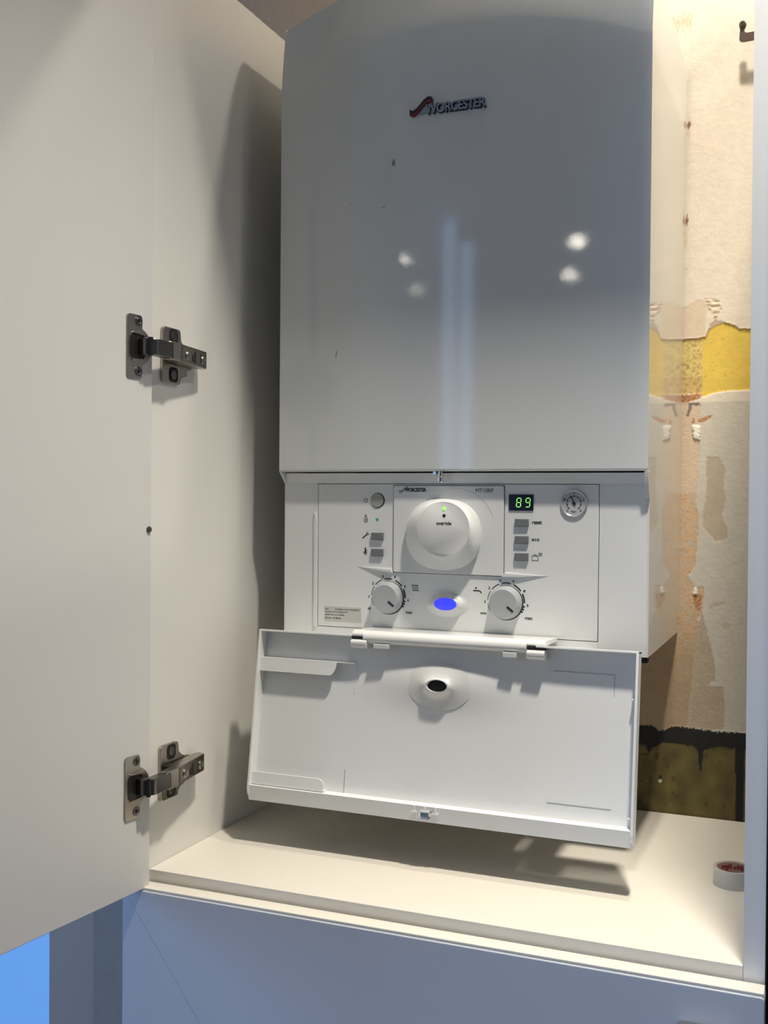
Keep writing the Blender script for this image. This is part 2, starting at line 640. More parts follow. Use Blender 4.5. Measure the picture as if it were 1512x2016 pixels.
# ------------------------------------------------------------ downlights
LENS = mat('lamp_lens', (.9, .9, .85), .3, emit=WARM, es=14)
LENS_FAR = mat('lamp_lens_far', (.9, .9, .85), .3, emit=(1, .93, .8), es=BULB_ES)
LENS_DIM = mat('lamp_lens_dim', (.9, .9, .85), .3, emit=(1, .93, .8), es=BULB_ES*.35)
RING = mat('lamp_ring', (.7, .7, .7), .3, metal=.8)


def downlight(x, y, label, power, spot, size, blend, tilt=0):
    t = thing('ceiling_downlight', (x/1000, y/1000, 1.1), label, 'light', 'round recessed downlights in the ceiling')
    MB().lathe(x, y, [(48, 1100), (48, 1096), (44, 1093), (33, 1096), (33, 1100)], axis='z', cap0=False,
               cap1=False).build('bezel', RING, t, 40)
    MB().lathe(x, y, [(33 if y > -1000 else 24, 1099), (33 if y > -1000 else 24, 1097), (20, 1095.5), (1, 1095)], axis='z').build('lens', LENS if x > 0 else (LENS_FAR if x > -1000 else LENS_DIM), t, 60)
    light('downlight_beam', 'SPOT', (x/1000, y/1000, 1.085), power, WARM, size, spot=spot, blend=blend, rot=(radians(tilt), 0, 0))


downlight(LAMP_A[0]*1000, LAMP_A[1]*1000, 'recessed ceiling downlight just in front of the boiler cupboard', POWER_A, 96, .042, 1)
downlight(LAMP_B[0]*1000, LAMP_B[1]*1000, 'recessed ceiling downlight close to the wall right of the cupboard', POWER_B, 165, .03, .4)
downlight(LAMP_C[0]*1000, LAMP_C[1]*1000, 'recessed ceiling downlight straight above the gap between boiler and right panel', POWER_C, 84, .03, 1, 20)
downlight(-450, -3590, 'recessed ceiling downlight mirrored at the right of the boiler front, upper spot', FAR_POWER, 120, .04, .5)
downlight(-630, -4250, 'recessed ceiling downlight mirrored at the right of the boiler front, lower spot', FAR_POWER, 120, .04, .5)
downlight(-1280, -3650, 'recessed ceiling downlight mirrored left of centre in the boiler front, upper spot', FAR_POWER, 120, .04, .5)
downlight(-1480, -4350, 'recessed ceiling downlight mirrored left of centre in the boiler front, lower spot', FAR_POWER, 120, .04, .5)

# ------------------------------------------------------------ upper cupboard
cup = thing('boiler_cupboard', (.2, 0, -.41), 'open white laminate cupboard around the boiler, its tall door swung back at the left', 'cupboard')
jag = [(-171, -410), (228, -410), (276, 512)]
n = 60
for i in range(n+1):
    y = 276-(276+171)*i/n
    jag.append((y, 521.5+noise.noise(Vector((y*.15, 0, 0)))*.9+noise.noise(Vector((y*.6, 3, 0)))*.5))
MB().prism(jag, -68, -50, 'x').build('side_panel', LAM, cup)
MB().prism([(-171, -412.5), (228.5, -412.5), (276, 512), (276, 522), (-171, 522)], 503, 519, 'x').build('side_panel', LAM, cup)
MB().box(-68, 490, -171, -153, 588, 860, .5).build('top_rail', LAM, cup)
MB().box(-68, -50, -171, -153, 522.5, 860).build('side_post', LAM, cup)

# open door, swung a little past square
DA = Vector((-41.2, -183.1, 0))
DD = Vector((-.10929, -.99401, 0))
DN = Vector((.99401, -.10929, 0))          # out of the inner face


def DM(z=0):
    """door frame: local x along the door, local y out of its inner face, z up"""
    return Matrix(((DD.x, DN.x, 0, DA.x), (DD.y, DN.y, 0, DA.y), (0, 0, 1, z), (0, 0, 0, 1)))


door = MB().box(0, 395, -18, 0, -405, 700, .6, 2, M=DM()).build('door', LAM_DOOR, cup)
MB().lathe(-60.2, 0, [(0.1, 2.2), (2.4, 2.0), (3.2, .8), (3.2, 0)], 20, 'y', cap0=False,
           M=DM() @ Matrix.Translation((60.2+3.8, 0, 0)) @ Matrix.Scale(1, 4)).build('buffer_peg', STEEL_D, door, 40)
door.children[0].data.transform(Matrix.Translation((0, 0, -.0602)))
# hanger bracket near the top of the right panel
hk = MB()
hk.prism(roundpoly([(459.5, 507), (460.4, 519), (459, 526), (463.5, 529), (468, 525.5), (466.3, 521), (464.5, 518.5), (466.3, 515.5), (470, 515), (503, 517), (503, 507), (463, 505)], [3, 1, 2, 2, 2, 1, 1, 1, 1, 0, 0, 2]), 261, 265, 'y', .4)
hk.lathe(463.3, 524.8, [(3.6, 261.5), (3.6, 259), (2.6, 258)], 20, 'y')
hk.build('hanging_bracket', mat('bracket_steel', (.13, .095, .08), .35, metal=.6), cup)
hk = MB().lathe(463.3, 524.8, [(1.7, 258.1), (1.7, 257.7)], 12, 'y').build('screw', DARK, cup)

# ------------------------------------------------------------ concealed hinges


def screw(mbm, x, z, y, r=3.6, M=None):
    mbm.lathe(x, z, [(r, y), (r, y+.8), (r*.7, y+1.2), (r*.35, y+.6), (.1, y+.5)], 18, 'y', cap0=False, M=M)


H0 = 112.4


def make_hinge():
    t = thing('cupboard_hinge', (-.05, -.171, H0/1000),
              'nickel plated concealed hinge, the upper of the two holding the open door', 'hinge',
              'concealed hinges of the open cupboard door')
    M = DM()
    # cup flange on the door: local s 15.5..36.5, semicircle bulging to s=2
    pts = [(36.5, H0-30), (36.5, H0+30), (15.5, H0+30), (15.5, H0+17)]
    for k in range(13):
        a = radians(72-144*k/12)
        pts.append((21-18.5*cos(a), H0+18.0*sin(a)))
    pts += [(15.5, H0-17), (15.5, H0-30)]
    rr = [4, 4, 4, 1]+[0]*13+[1, 4]
    fl = MB().prism(roundpoly(pts, rr), 0.1, 1.5, 'y', .4, M=M).build('cup_flange', STEEL, t, 35)
    # raised sunken cup (dark recess)
    mb = MB()
    mb.prism(roundpoly([(12, H0-12), (33, H0-12), (33, H0+12), (12, H0+12)], 6), 1.5, 1.7, 'y', M=M)
    mb.build('cup_recess', DARK, fl)
    MB().prism(roundpoly([(10, H0-13), (14, H0-15.5), (30, H0-13.5), (31, H0-12), (16, H0-11), (11, H0-11)], 2), 1.4, 3.0, 'y', .4, M=M).build('cup_rim', STEEL, fl, 35)
    MB().prism(roundpoly([(10, H0+13), (14, H0+15.5), (30, H0+13.5), (31, H0+12), (16, H0+11), (11, H0+11)], 2), 1.4, 3.0, 'y', .4, M=M).build('cup_rim', STEEL, fl, 35)
    for dz in (24.2, -23.2):
        mb = MB()
        mb.lathe(21, H0+dz, [(4.6, 1.5), (4.6, 1.9), (3.6, 1.9)], 24, 'y', cap0=False, cap1=False, M=M)
        screw(mb, 21, H0+dz, 1.2, 3.6, M)
        mb.build('screw', STEEL_D, fl, 40)
        mb = MB()
        mb.prism([(19, H0+dz-.6), (23, H0+dz-.6), (23, H0+dz+.6), (19, H0+dz+.6)], 2.1, 2.35, 'y', M=M)
        mb.prism([(20.4, H0+dz-2), (21.6, H0+dz-2), (21.6, H0+dz+2), (20.4, H0+dz+2)], 2.1, 2.35, 'y', M=M)
        mb.build('screw_slot', DARK, fl)
    # link from the cup to the arm: bent channel, plan outline in x,y
    za, zb = H0-7.6, H0+7.6
    link = [(-42, -205), (-33, -206.5), (-24, -199), (-24, -173), (-26.5, -168), (-33, -168), (-35, -172), (-35, -196), (-42, -198)]
    MB().prism(roundpoly(link, [1, 4, 4, 5, 2, 1, 1, 2, 1]), za, zb, 'z', .7).build('link', STEEL_D, t, 30)
    MB().lathe(-29, -203, [(2.2, za-1), (2.2, zb+1)], 14, 'z').build('pivot_pin', DARK, t, 40)
    # arm: channel running back along the side panel
    arm = [(-32, -178), (-25.5, -176), (-24.5, -158), (-27, -153), (-34.5, -96), (-36.5, -93), (-44, -93), (-46, -100), (-44, -135), (-36, -160), (-34, -176)]
    ar = MB().prism(roundpoly(arm, [2, 3, 6, 6, 3, 2, 1, 2, 4, 3, 1]), H0-8.8, H0+8.8, 'z', .9).build('arm', STEEL, t, 30)
    # details on the arm's face (towards the room centre, +x)
    Nrm = Vector((57, -7.5, 0)).normalized()    # face normal of the sloping run
    A0 = Vector((-27, -153, 0))
    Dr = Vector((-7.5, 57, 0)).normalized()
    MA = Matrix(((Dr.x, Nrm.x, 0, A0.x), (Dr.y, Nrm.y, 0, A0.y), (0, 0, 1, 0), (0, 0, 0, 1)))
    for u in (13, 49):
        MB().lathe(u, H0-1, [(4.6, -.2), (4.6, 1.0), (3.8, 1.6), (2.0, 1.2), (.1, .9)], 20, 'y', cap0=False, M=MA).build('adjusting_screw', STEEL, ar, 35)
    MB().prism([(23, H0-5.5), (32, H0-6.5), (32, H0+6), (28, H0+5), (27, H0+1.5), (23, H0+.5)], -.3, .25, 'y', M=MA).build('arm_slot', GAP, ar)
    MB().prism([(42.3, H0-5.5), (43.4, H0-5.5), (43.4, H0+5), (42.3, H0+5)], -.3, .2, 'y', M=MA).build('arm_slot', GAP, ar)
    # cross shaped mounting plate on the side panel (x = -50)
    pl = [(-157, H0-28), (-157, H0+27.5), (-126, H0+27.5), (-125, H0+16), (-119, H0+12), (-112, H0+9), (-106, H0+9), (-106, H0-11), (-114, H0-13),
          (-114, H0-18), (-121, H0-20), (-126, H0-23), (-126, H0-28)]
    mp = MB().prism(roundpoly(pl, [5, 5, 5, 2, 3, 2, 1, 1, 1, 1, 1, 2, 5]), -50, -46.2, 'x', .8).build('mounting_plate', STEEL, t, 35)
    MB().box(-47, -42, -150, -98, H0-7, H0+7, .8).build('plate_saddle', STEEL_D, mp)
    for dz in (19, -19):
        mb = MB()
        mb.prism(roundpoly([(-147, H0+dz-7.5), (-131, H0+dz-7.5), (-131, H0+dz+7.5), (-147, H0+dz+7.5)], 5), -46.2, -46.05, 'x')
        mb.build('fixing_slot', GAP, mp)
        mb = MB()
        mb.lathe(-139, H0+dz, [(5, -46.1), (5, -45.4), (4, -44.9), (1.5, -45.3), (.1, -45.4)], 20, 'x', cap0=False)
        mb.build('screw', STEEL_D, mp, 40)
    return t


def copy_tree(o, parent=None):
    c = o.copy()
    COL.objects.link(c)
    if parent is not None:
        c.parent = parent
    for ch in list(o.children):
        copy_tree(ch, c)
    return c


h1 = make_hinge()
h2 = copy_tree(h1)
h2.location.z -= .4157
h2['label'] = 'nickel plated concealed hinge, the lower of the two, just above the shelf level'

# ------------------------------------------------------------ shelf board, lower cabinet, neighbours
sb = MB()
sb.prism([(-49.7, -171), (502.7, -171), (502.7, 228), (-49.7, 228)], -412, -393, 'z', .5)
tag(sb.build('shelf_board', SHELF), 'cream white shelf board under the boiler, lit by the ceiling lamp', 'shelf')

low = thing('base_cabinet', (.2, 0, -1.3), 'white base cabinet under the shelf, bright top edge along its front', 'cabinet')
MB().box(-68, 519, -171, 225, -1200, -413).build('carcass', LAM, low)
fr = roundpoly([(-66, -1180), (520, -1180), (520, -406.5), (-66, -406.5)], [1, 1, 3, 1])
MB().prism(roundpoly([(-191, -407), (-174, -407), (-174, -403.6), (-191, -403.6)], 1), -66, 519.5, 'x', .3).build('edge_band', SHELF, low, 30)
lf = MB().prism(fr, -192, -173, 'y', 1.0).build('drawer_front', GLOSSWHITE, low)
MB().box(456, 500, -212, -193, -452, -434.5, 2).build('handle', mat('handle_grey', (.25, .25, .26), .35, metal=.8), lf)
MB().box(-60, 512, -150, 200, -1300, -1200).build('plinth', LAM, low)
mb = MB().lathe(507, -393.5, [(.1, -171.3), (3.2, -171.3)], 12, 'y')

# neighbouring cabinet to the right
nb = thing('neighbour_cabinet', (.82, 0, -1.3), 'white cabinet edge at the far right, beyond the dark gap', 'cabinet')
MB().box(522.5, 1100, -173, 225, -1300, 522).build('carcass', LAM, nb)
MB().box(524, 1098, -192, -174, -1180, 520, 1).build('door', GLOSSWHITE, nb)

# tape roll
tp = thing('tape_roll', (.481, .0134, -.393), 'small roll of clear tape lying flat on the shelf by the right panel', 'tape')
R_ = 18.5
MB().lathe(481.5, 14, [(R_, -393), (R_, -376.5), (R_-1.2, -376.3), (R_-2.6, -376.4), (R_-2.6, -393)], 56, 'z', cap0=False, cap1=False).build(
    'tape', mat('clear_tape', (.55, .54, .50), .25, coat=.6, var=.04, vscale=300), tp, 40)
MB().lathe(481.5, 14, [(R_-2.7, -393), (R_-2.7, -376.8), (R_-3.6, -376.8), (R_-3.6, -393)], 56, 'z', cap0=False, cap1=False).build(
    'core', mat('tape_core', (.50, .34, .30), .6), tp, 40)
mb = MB()
for a0, a1, zz, ww in ((100, 112, -381, 4), (115, 122, -382, 5), (125, 140, -381, 3), (70, 80, -381, 4), (58, 66, -381, 5), (84, 92, -382, 3)):
    for k in range(6):
        a = radians(a0+(a1-a0)*k/5)
        r = R_-3.75
        mb.box(-.35, .35, -.1, .1, -ww/2, ww/2, M=Matrix.Translation((481.5+r*cos(a), 14+r*sin(a), zz)) @ Matrix.Rotation(a+pi/2, 4, 'Z'))
mb.build('print', mat('tape_print_red', (.30, .05, .05), .6), tp)

# ------------------------------------------------------------ boiler
B = thing('boiler', (.2, .14, -.18), 'white wall mounted gas boiler with its control flap hanging open', 'boiler')

# upper casing: front with arched crease, sides, top
NX, NZ = 60, 14


def arch(x, z0):
    return z0-1.1e-3*(x-200)**2


P = []
for j in range(NZ+24+1):
    row = []
    for i in range(NX+1):
        x = 400*i/NX
        zc, zt = arch(x, 461), arch(x, 531)
        if j <= NZ:
            z = 2.5+(zc-2.5)*j/NZ
            y = 0.0
        else:
            t = (j-NZ)/24
            z = zc+(zt-zc)*t
            y = 9*t**1.3
        row.append((x, y, z))
    P.append(row)
mb = MB().grid(P)
# rounded lower lip
lip = []
for k in range(5):
    a = radians(90*k/4)
    lip.append([(400*i/NX, 2.5-2.5*cos(a), 2.5-2.5*sin(a)) for i in range(NX+1)])
lip.append([(400*i/NX, 12.5, 0) for i in range(NX+1)])
mb.grid(lip)
casing = mb.build('casing_front', ENAMEL, B, 30)
mb = MB()
mb.prism([(.4, 0), (14, 0), (240, 0), (253.5+.06*0-2, 0), (276, 489), (9, 489), (.4, 425)], 0, 1.2, 'x')
mb.prism([(.4, 0), (12.4, -2), (12.4, -182), (239, -182), (251, 0), (276, 489), (9, 489), (.4, 425)], 398.6, 400, 'x')
top = [[(400*i/NX, 9, arch(400*i/NX, 531)) for i in range(NX+1)], [(400*i/NX, 40, arch(400*i/NX, 531)-4) for i in range(NX+1)],
       [(400*i/NX, 60, 489) for i in range(NX+1)], [(400*i/NX, 277, 489) for i in range(NX+1)]]
mb.grid(top)
mb.box(1.2, 398.8, 14, 250, 1, 3)
mb.build('casing_shell', ENAMEL_SIDE, B, 30)
# small marks on the front
MARK = mat('scuff_dark', (.05, .05, .05), .7)
for pa, pb, wd in (((120.6, 279.2), (124.2, 280.2), .5), ((68.6, 130), (68.2, 123), .6), ((83, 288), (84.5, 287), .5)):
    MB().seg(pa, pb, wd, -.12, 0).build('scratch', MARK, casing)
mb = MB()
mb.prism(roundpoly([(133.4, 330), (131.4, 325.5), (132, 321.5), (134.8, 321.5), (135.4, 325.5)], 1.2), -.15, 0)
mb.build('drip_stain', mat('drip_brown', (.30, .25, .17), .5), casing)

# badge
mb = MB()
sh = MB()
x0b, y0b = 151.5, 372.6
top_c = [(152.0, 377.5), (155.5, 375.6), (159, 377.2), (164, 382), (168, 386.2), (172, 388.6), (175.8, 388.2), (177.2, 385)]


def ribbon(mbm, c, wid, dz, y0, y1):
    for a, b in zip(c, c[1:]):
        pa, pb = Vector(a)+Vector((0, dz)), Vector(b)+Vector((0, dz))
        mbm.prism([tuple(pa), tuple(pb), (pb.x, pb.y-wid), (pa.x, pa.y-wid)], y0, y1)


badge = MB()
ribbon(badge, top_c, 3.0, 0, -3.2, 0)
badge_o = badge.build('badge_swoosh_dark', NAVY, casing)
mb = MB()
ribbon(mb, top_c, 3.0, -3.0, -3.0, 0)
mb.build('badge_swoosh_red', RED, casing)
mb = MB()
mb.prism([(157, 371.2), (169, 372), (177, 372), (177, 379), (172, 381), (166, 378.5)], -1.5, 0)
mb.text('WORCESTER', 169.5, 234.8, 370.6, 380.6, -3.4, 0, bold=.025, spacing=.92)
mb.build('badge_lettering', SILVER, casing)
mb = MB().text('WORCESTER', 168.9, 235.4, 370.0, 381.2, -1.6, 0, bold=.06, spacing=.92)
mb.build('badge_backing', DARK, casing)

# lower body: frame around the control panel
YF = 12.0
mb = MB()
cheek = [(YF, -182), (YF, -12.7), (60, -12.7), (60, -2), (251, -2), (240, -182)]
mb.prism(cheek, .8, 42.2, 'x', .8)
mb.prism(cheek, 351.3, 398.5, 'x', .6)
mb.prism([(YF, -12.6), (YF-3, -1.5), (YF+8, -1.5), (YF+8, -12.6)], .8, 398.5, 'x')
mb.prism([(YF, -182), (YF, -169.6), (YF+30, -169.6), (YF+30, -182)], 42.2, 351.3, 'x')
mb.box(42.2, 351.3, 30, 238, -180, -2)
mb.box(1, 108, -26, 20, -184.5, -182, .3).box(311, 345, -26, 20, -184.5, -182, .3)  # unseen lip plates, added to keep lamp light off the shelf below
mb.build('lower_casing', PLASTIC, B, 30)
mb = MB()
# corner cheek of the lip at the right and chamfer at the left
mb.prism([(0, 0), (12, 0), (12, -26), (7, -25), (1.5, -10)], 396.5, 400.6, 'x', .5)
mb.build('lip_bracket', PLASTIC_GLOSS, B, 30)
MB().prism([(0, 0), (12, 0), (12, -12)], .2, 2.4, 'x', .2).build('lip_bracket', PLASTIC_GLOSS, B, 30)
mb = MB().box(390, 399, 14, 26, -188, -182.2, .5)
mb.build('corner_clip', GAP, B)
# latch screw under the lip
mb = MB().lathe(187.6, 2.5, [(3.1, -11.5), (3.6, -10.5), (3.6, -6), (3.0, -5.5), (3.0, 0)], 20, 'z')
mb.box(180.5, 184, -1, 6, -3.6, 0, .3)
mb.build('latch_screw', CHROME, B, 35)

# control panel insert with its printing
cp = MB().box(42.8, 350.7, YF-.3, YF+12, -169.0, -13.2, .5).build('control_panel', PLASTIC, B, 30)
mb = MB()
mb.prism(roundpoly([(37.6, -170.2), (41.6, -170.2), (41.6, -54), (40, -46), (37.6, -44)], 1), YF-1.6, YF+.5, 'y', .5)
mb.build('raised_edge', PLASTIC, B, 30)
MB().box(98, 300, YF-.4, YF+2, -170.4, -168.9).build('shadow_gap', GAP, cp)
# small ledges beside the timer
mb = MB()
for poly in ([(90, -102.4), (130.5, -104.2), (131.8, -107.5), (124, -107.2)], [(252.5, -108.0), (255.5, -104.2), (301, -105.8), (268, -107.6)]):
    t = bmesh.new()
    fr_ = [t.verts.new((p[0], YF-.3-(3.4 if k in (1, 2) else .1), p[1])) for k, p in enumerate(poly)] if poly[0][0] < 200 else \
          [t.verts.new((p[0], YF-.3-(3.4 if k in (0, 1) else .1), p[1])) for k, p in enumerate(poly)]
    bk_ = [t.verts.new((p[0], YF+.5, p[1])) for p in poly]
    t.faces.new(fr_)
    for k in range(4):
        t.faces.new((fr_[k], bk_[k], bk_[(k+1) % 4], fr_[(k+1) % 4]))
    bmesh.ops.recalc_face_normals(t, faces=t.faces[:])
    MB().add(t).build('ledge', PLASTIC, cp)
YP = YF-.3      # face of the control panel
I0, I1 = YP-.12, YP+.1

# timer module
MB().prism(roundpoly([(131.6, -107.6), (254.5, -107.9), (254.5, -14.2), (131.6, -14.2)], 2), YP-.25, YP+1).build('timer_gap', GAP, cp)
tm = MB().prism(roundpoly([(132.3, -107.0), (253.9, -107.3), (253.9, -14.8), (132.3, -14.8)], 2.5), YP-1.6, YP+2, 'y', .5).build('timer_module', MODULE, B, 30)
YM = YP-1.6
# dial: flattened oval foot tapering to a round face
rings = []


def sup(a, b, n_, cx, cz, y, N=96):
    r = []
    for k in range(N):
        t = 2*pi*k/N
        c, s_ = cos(t), sin(t)
        r.append((cx+a*math.copysign(abs(c)**(2/n_), c), y, cz+b*math.copysign(abs(s_)**(2/n_), s_)))
    return r


CXD, CZD = 189.6, -65.6
for a, b, n_, cx, cz, y in ((40.5, 37, 2.35, CXD, CZD, YM+.2), (40.8, 37.2, 2.35, CXD, CZD, YM-4), (40.3, 36.8, 2.3, CXD, CZD, YM-6.2), (39, 35.6, 2.25, CXD+.1, CZD+.3, YM-8),
                            (36, 33.5, 2.15, CXD+.5, CZD+1.5, YM-11), (32.5, 31.2, 2.05, CXD+1.5, CZD+4, YM-15), (29.6, 29.6, 2, CXD+4, CZD+5.6, YM-19.5),
                            (28.8, 28.8, 2, CXD+6, CZD+6.0, YM-21.8), (28.0, 28.0, 2, CXD+7, CZD+6.2, YM-22.6)):
    rings.append(sup(a, b, n_, cx, cz, y))
dial = MB().rings(rings).build('override_dial', MODULE, tm, 42)
YD = YM-22.6
MB().lathe(197.2, -38.6, [(1.9, YD+.2), (1.9, YD-.3), (1.2, YD-.5)], 20).build('green_lamp', GREEN, tm)
MB().lathe(197.2, -45.8, [(1.75, YD+.2), (1.75, YD-.15)], 20).build('black_button', INK, tm)
MB().text('override', 188.9, 205.0, -55.5, -51.6, YD-.12, YD+.1, bold=.025).build('dial_lettering', INK, tm)
mb = MB()
mb.arc(200, -62, 45, .35, 20, 95, YM-.1, YM+.1, 20)
mb.build('engraved_arc', mat('engraved_grey', (.33, .33, .33), .6), tm)
mb = MB()
mb.text('WORCESTER', 145.0, 169.4, -21.3, -17.1, YM-.12, YM+.1, bold=.045, spacing=.9)
sw = [(138.4, -19.8), (141, -20.0), (143.5, -18.3), (146, -16.2), (149, -15.6)]
ribbon(mb, sw, .75, 0, YM-.12, YM+.1)
ribbon(mb, sw, .75, -1.5, YM-.12, YM+.1)
mb.build('brand_lettering', INK, tm)
MB().text('MT10RF', 223.6, 242.8, -21.7, -17.5, YM-.12, YM+.1).build('type_lettering', INK, tm)

# left button column
MB().lathe(113.3, -30.7, [(8.2, YP-.1), (8.2, YP+.6)], 40).build('button_ring', GAP, cp)
MB().lathe(112.9, -30.6, [(7.5, YP+.5), (7.5, YP-.5), (7.1, YP-.9), (.5, YP-.9)], 40).build('power_button', ROUNDBTN, B, 30)
MB().lathe(112.9, -51.3, [(1.7, YP+.1), (1.7, YP-.25)], 20).build('flame_lamp', GREEN_D, B)
for z in (-69.2, -86.6):
    MB().box(106.6, 120.6, YP-2.6, YP+1, z-4.1, z+3.9, .7).build('push_button', BUTTON, B, 30)
for z in (-52.2, -69.6, -87.0):
    MB().box(265.6, 280.0, YP-2.6, YP+1, z-4.1, z+3.9, .7).build('push_button', BUTTON, B, 30)

ink = MB()
# power symbol
ink.arc(99.3, -30.9, 2.2, .55, 120, 420, I0, I1, 16).seg((99.3, -27.6), (99.3, -31.0), .55, I0, I1)
ink.build('power_symbol', INK, cp)
ink = MB()
# flame
fl = [(99.4, -46.0), (98.6, -48.6), (97.6, -51.5), (98.0, -53.8), (99.5, -54.6), (101.0, -53.8), (101.4, -51.5), (100.3, -48.6)]
for a, b in zip(fl, fl[1:]+fl[:1]):
    ink.seg(a, b, .65, I0, I1)
ink.seg((99.5, -50.5), (98.9, -52.8), .5, I0, I1).seg((99.5, -50.5), (100.2, -52.8), .5, I0, I1)
ink.build('flame_symbol', INK, cp)
ink = MB()
# spanner
ink.seg((96.8, -71.0), (101.2, -67.2), 1.3, I0, I1).arc(102.0, -66.4, 1.3, .9, 90, 360, I0, I1).arc(96.6, -71.2, .7, .7, 0, 359, I0, I1)
ink.build('spanner_symbol', INK, cp)
ink = MB()
# chimney sweep figure
ink.lathe(99.4, -82.6, [(.95, I0), (.95, I1)], 12).seg((99.4, -83.5), (99.4, -87), 1.6, I0, I1).seg((97, -87.6), (101.8, -84.4), .7, I0, I1)
ink.seg((99.2, -87), (98.2, -89.6), .8, I0, I1).seg((99.6, -87), (100.6, -89.6), .8, I0, I1).seg((96.8, -86), (101.5, -87.5), .5, I0, I1)
ink.build('sweep_symbol', INK, cp)
# right column words
MB().text('reset', 283.4, 293.4, -53.6, -49.9, I0, I1, bold=.025).build('reset_lettering', INK, cp)
ink = MB().text('eco', 283.2, 291.0, -70.8, -68.1, I0, I1, bold=.025, spacing=1.15)
ink.build('eco_lettering', INK, cp)
ink = MB()
# suitcase and sun
for a, b in (((283.4, -85.8), (289.8, -85.8)), ((289.8, -85.8), (289.8, -90.4)), ((289.8, -90.4), (283.4, -90.4)), ((283.4, -90.4), (283.4, -85.8)),
             ((285.4, -85.8), (285.4, -84.4)), ((285.4, -84.4), (287.8, -84.4)), ((287.8, -84.4), (287.8, -85.8))):
    ink.seg(a, b, .55, I0, I1)
ink.arc(292.2, -84.0, 1.05, .45, 0, 359, I0, I1, 16)
for k in range(8):
    a = pi*k/4
    ink.seg((292.2+1.3*cos(a), -84+1.3*sin(a)), (292.2+2.2*cos(a), -84+2.2*sin(a)), .4, I0, I1)
ink.build('holiday_symbol', INK, cp)
ink = MB()
# radiator
for x in (154.4, 156.2, 158.0, 159.8):
    ink.seg((x, -120.4), (x, -126), .55, I0, I1)
ink.seg((152.6, -120.2), (160.4, -120.2), .55, I0, I1).seg((154.2, -126), (162, -126), .55, I0, I1)
ink.build('radiator_symbol', INK, cp)
ink = MB()
# tap
ink.box(223.6, 225.4, I0, I1, -121.4, -119.8).seg((221.4, -123.4), (227.8, -123.4), 1.2, I0, I1).arc(227.6, -126.0, 2.4, 1.2, 0, 90, I0, I1)
ink.build('tap_symbol', INK, cp)
ink = MB()
# scales around the knobs
K = {1: (126.4, -134.6), 2: (256.6, -134.4)}


def scale(cx, cz, labels):
    for a0, a1, w_ in ((211, 187, .5), (177, 147, .7), (140, 112, .95), (103, 76, 1.15), (66, 37, 1.35), (27, -2, 1.5)):
        ink.arc(cx, cz+.8, 19.4, w_, a1, a0, I0, I1, 8)
    for a0, a1 in ((-10.5, -15.5), (-18.5, -24), (-27, -32.5)):
        ink.arc(cx, cz+.8, 19.5, 1.8, a1, a0, I0, I1, 3)
    for tx, a, r, wd, ht in labels:
        x, z = cx+r*cos(radians(a)), cz+.8+r*sin(radians(a))
        ink.text(tx, x-wd/2, x+wd/2, z-ht/2, z+ht/2, I0, I1, bold=.025)


LB = [('1', 182, 22.3, .9, 2.9), ('2', 142.5, 22.6, 2.0, 2.9), ('3', 106.5, 22.4, 2.0, 2.9), ('4', 70.5, 22.6, 2.1, 2.9)]
scale(*K[1], LB+[('5', 31.5, 22.4, 2.0, 2.9), ('6', -6.5, 23.0, 2.0, 2.9), ('max', -33.5, 29.0, 7.4, 2.5)])
ink.build('knob_scale', INK, cp)
ink = MB()
scale(*K[2], LB+[('e', 31.5, 22.6, 2.3, 2.5), ('6', -6.5, 23.0, 2.0, 2.9), ('max', -33.5, 29.0, 8.0, 2.5), ('min', -152, 27.0, 6.4, 2.9)])
ink.build('knob_scale', INK, cp)
ink = MB()
for k in range(4):
    a = pi*k/4
    ink.seg((104.6-2.3*cos(a), -147.4-2.3*sin(a)), (104.6+2.3*cos(a), -147.4+2.3*sin(a)), .42, I0, I1)
ink.build('frost_symbol', INK, cp)

# knobs
for n_ in (1, 2):
    cx, cz = K[n_]
    MB().lathe(cx+.5, cz-.3, [(17.9, YP-.2), (17.9, YP+.3)], 48).build('knob_gap', GAP, cp)
    kb = MB()
    rings = []
    N = 72
    for r_, y in ((17.3, YP), (17.3, YP-2.2), (16.9, YP-3.0)):
        rings.append([(cx+r_*cos(2*pi*i/N), y, cz+r_*sin(2*pi*i/N)) for i in range(N)])
    for r_, y, g_ in ((16.4, YP-3.4, .22), (15.2, YP-8.6, .3), (14.7, YP-10.3, .1), (14.0, YP-10.8, 0)):
        rings.append([(cx+(r_-(g_ if (i % 6 == 0) else 0))*cos(2*pi*i/N), y, cz+(r_-(g_ if (i % 6 == 0) else 0))*sin(2*pi*i/N)) for i in range(N)])
    rings.append([(cx+.5*cos(2*pi*i/N), YP-10.8, cz+.5*sin(2*pi*i/N)) for i in range(N)])
    ko = kb.rings(rings).build('temperature_knob', KNOB, B, 35)
    a = radians(-38)
    c_, s_ = cos(a), sin(a)
    mb = MB()
    mb.prism(roundpoly([(cx+u*c_-v*s_, cz+u*s_+v*c_) for u, v in ((5.2, -1.1), (13.2, -1.1), (13.2, 1.1), (5.2, 1.1))], .5), YP-11.1, YP-10.6)
    mb.build('pointer', INK, ko)

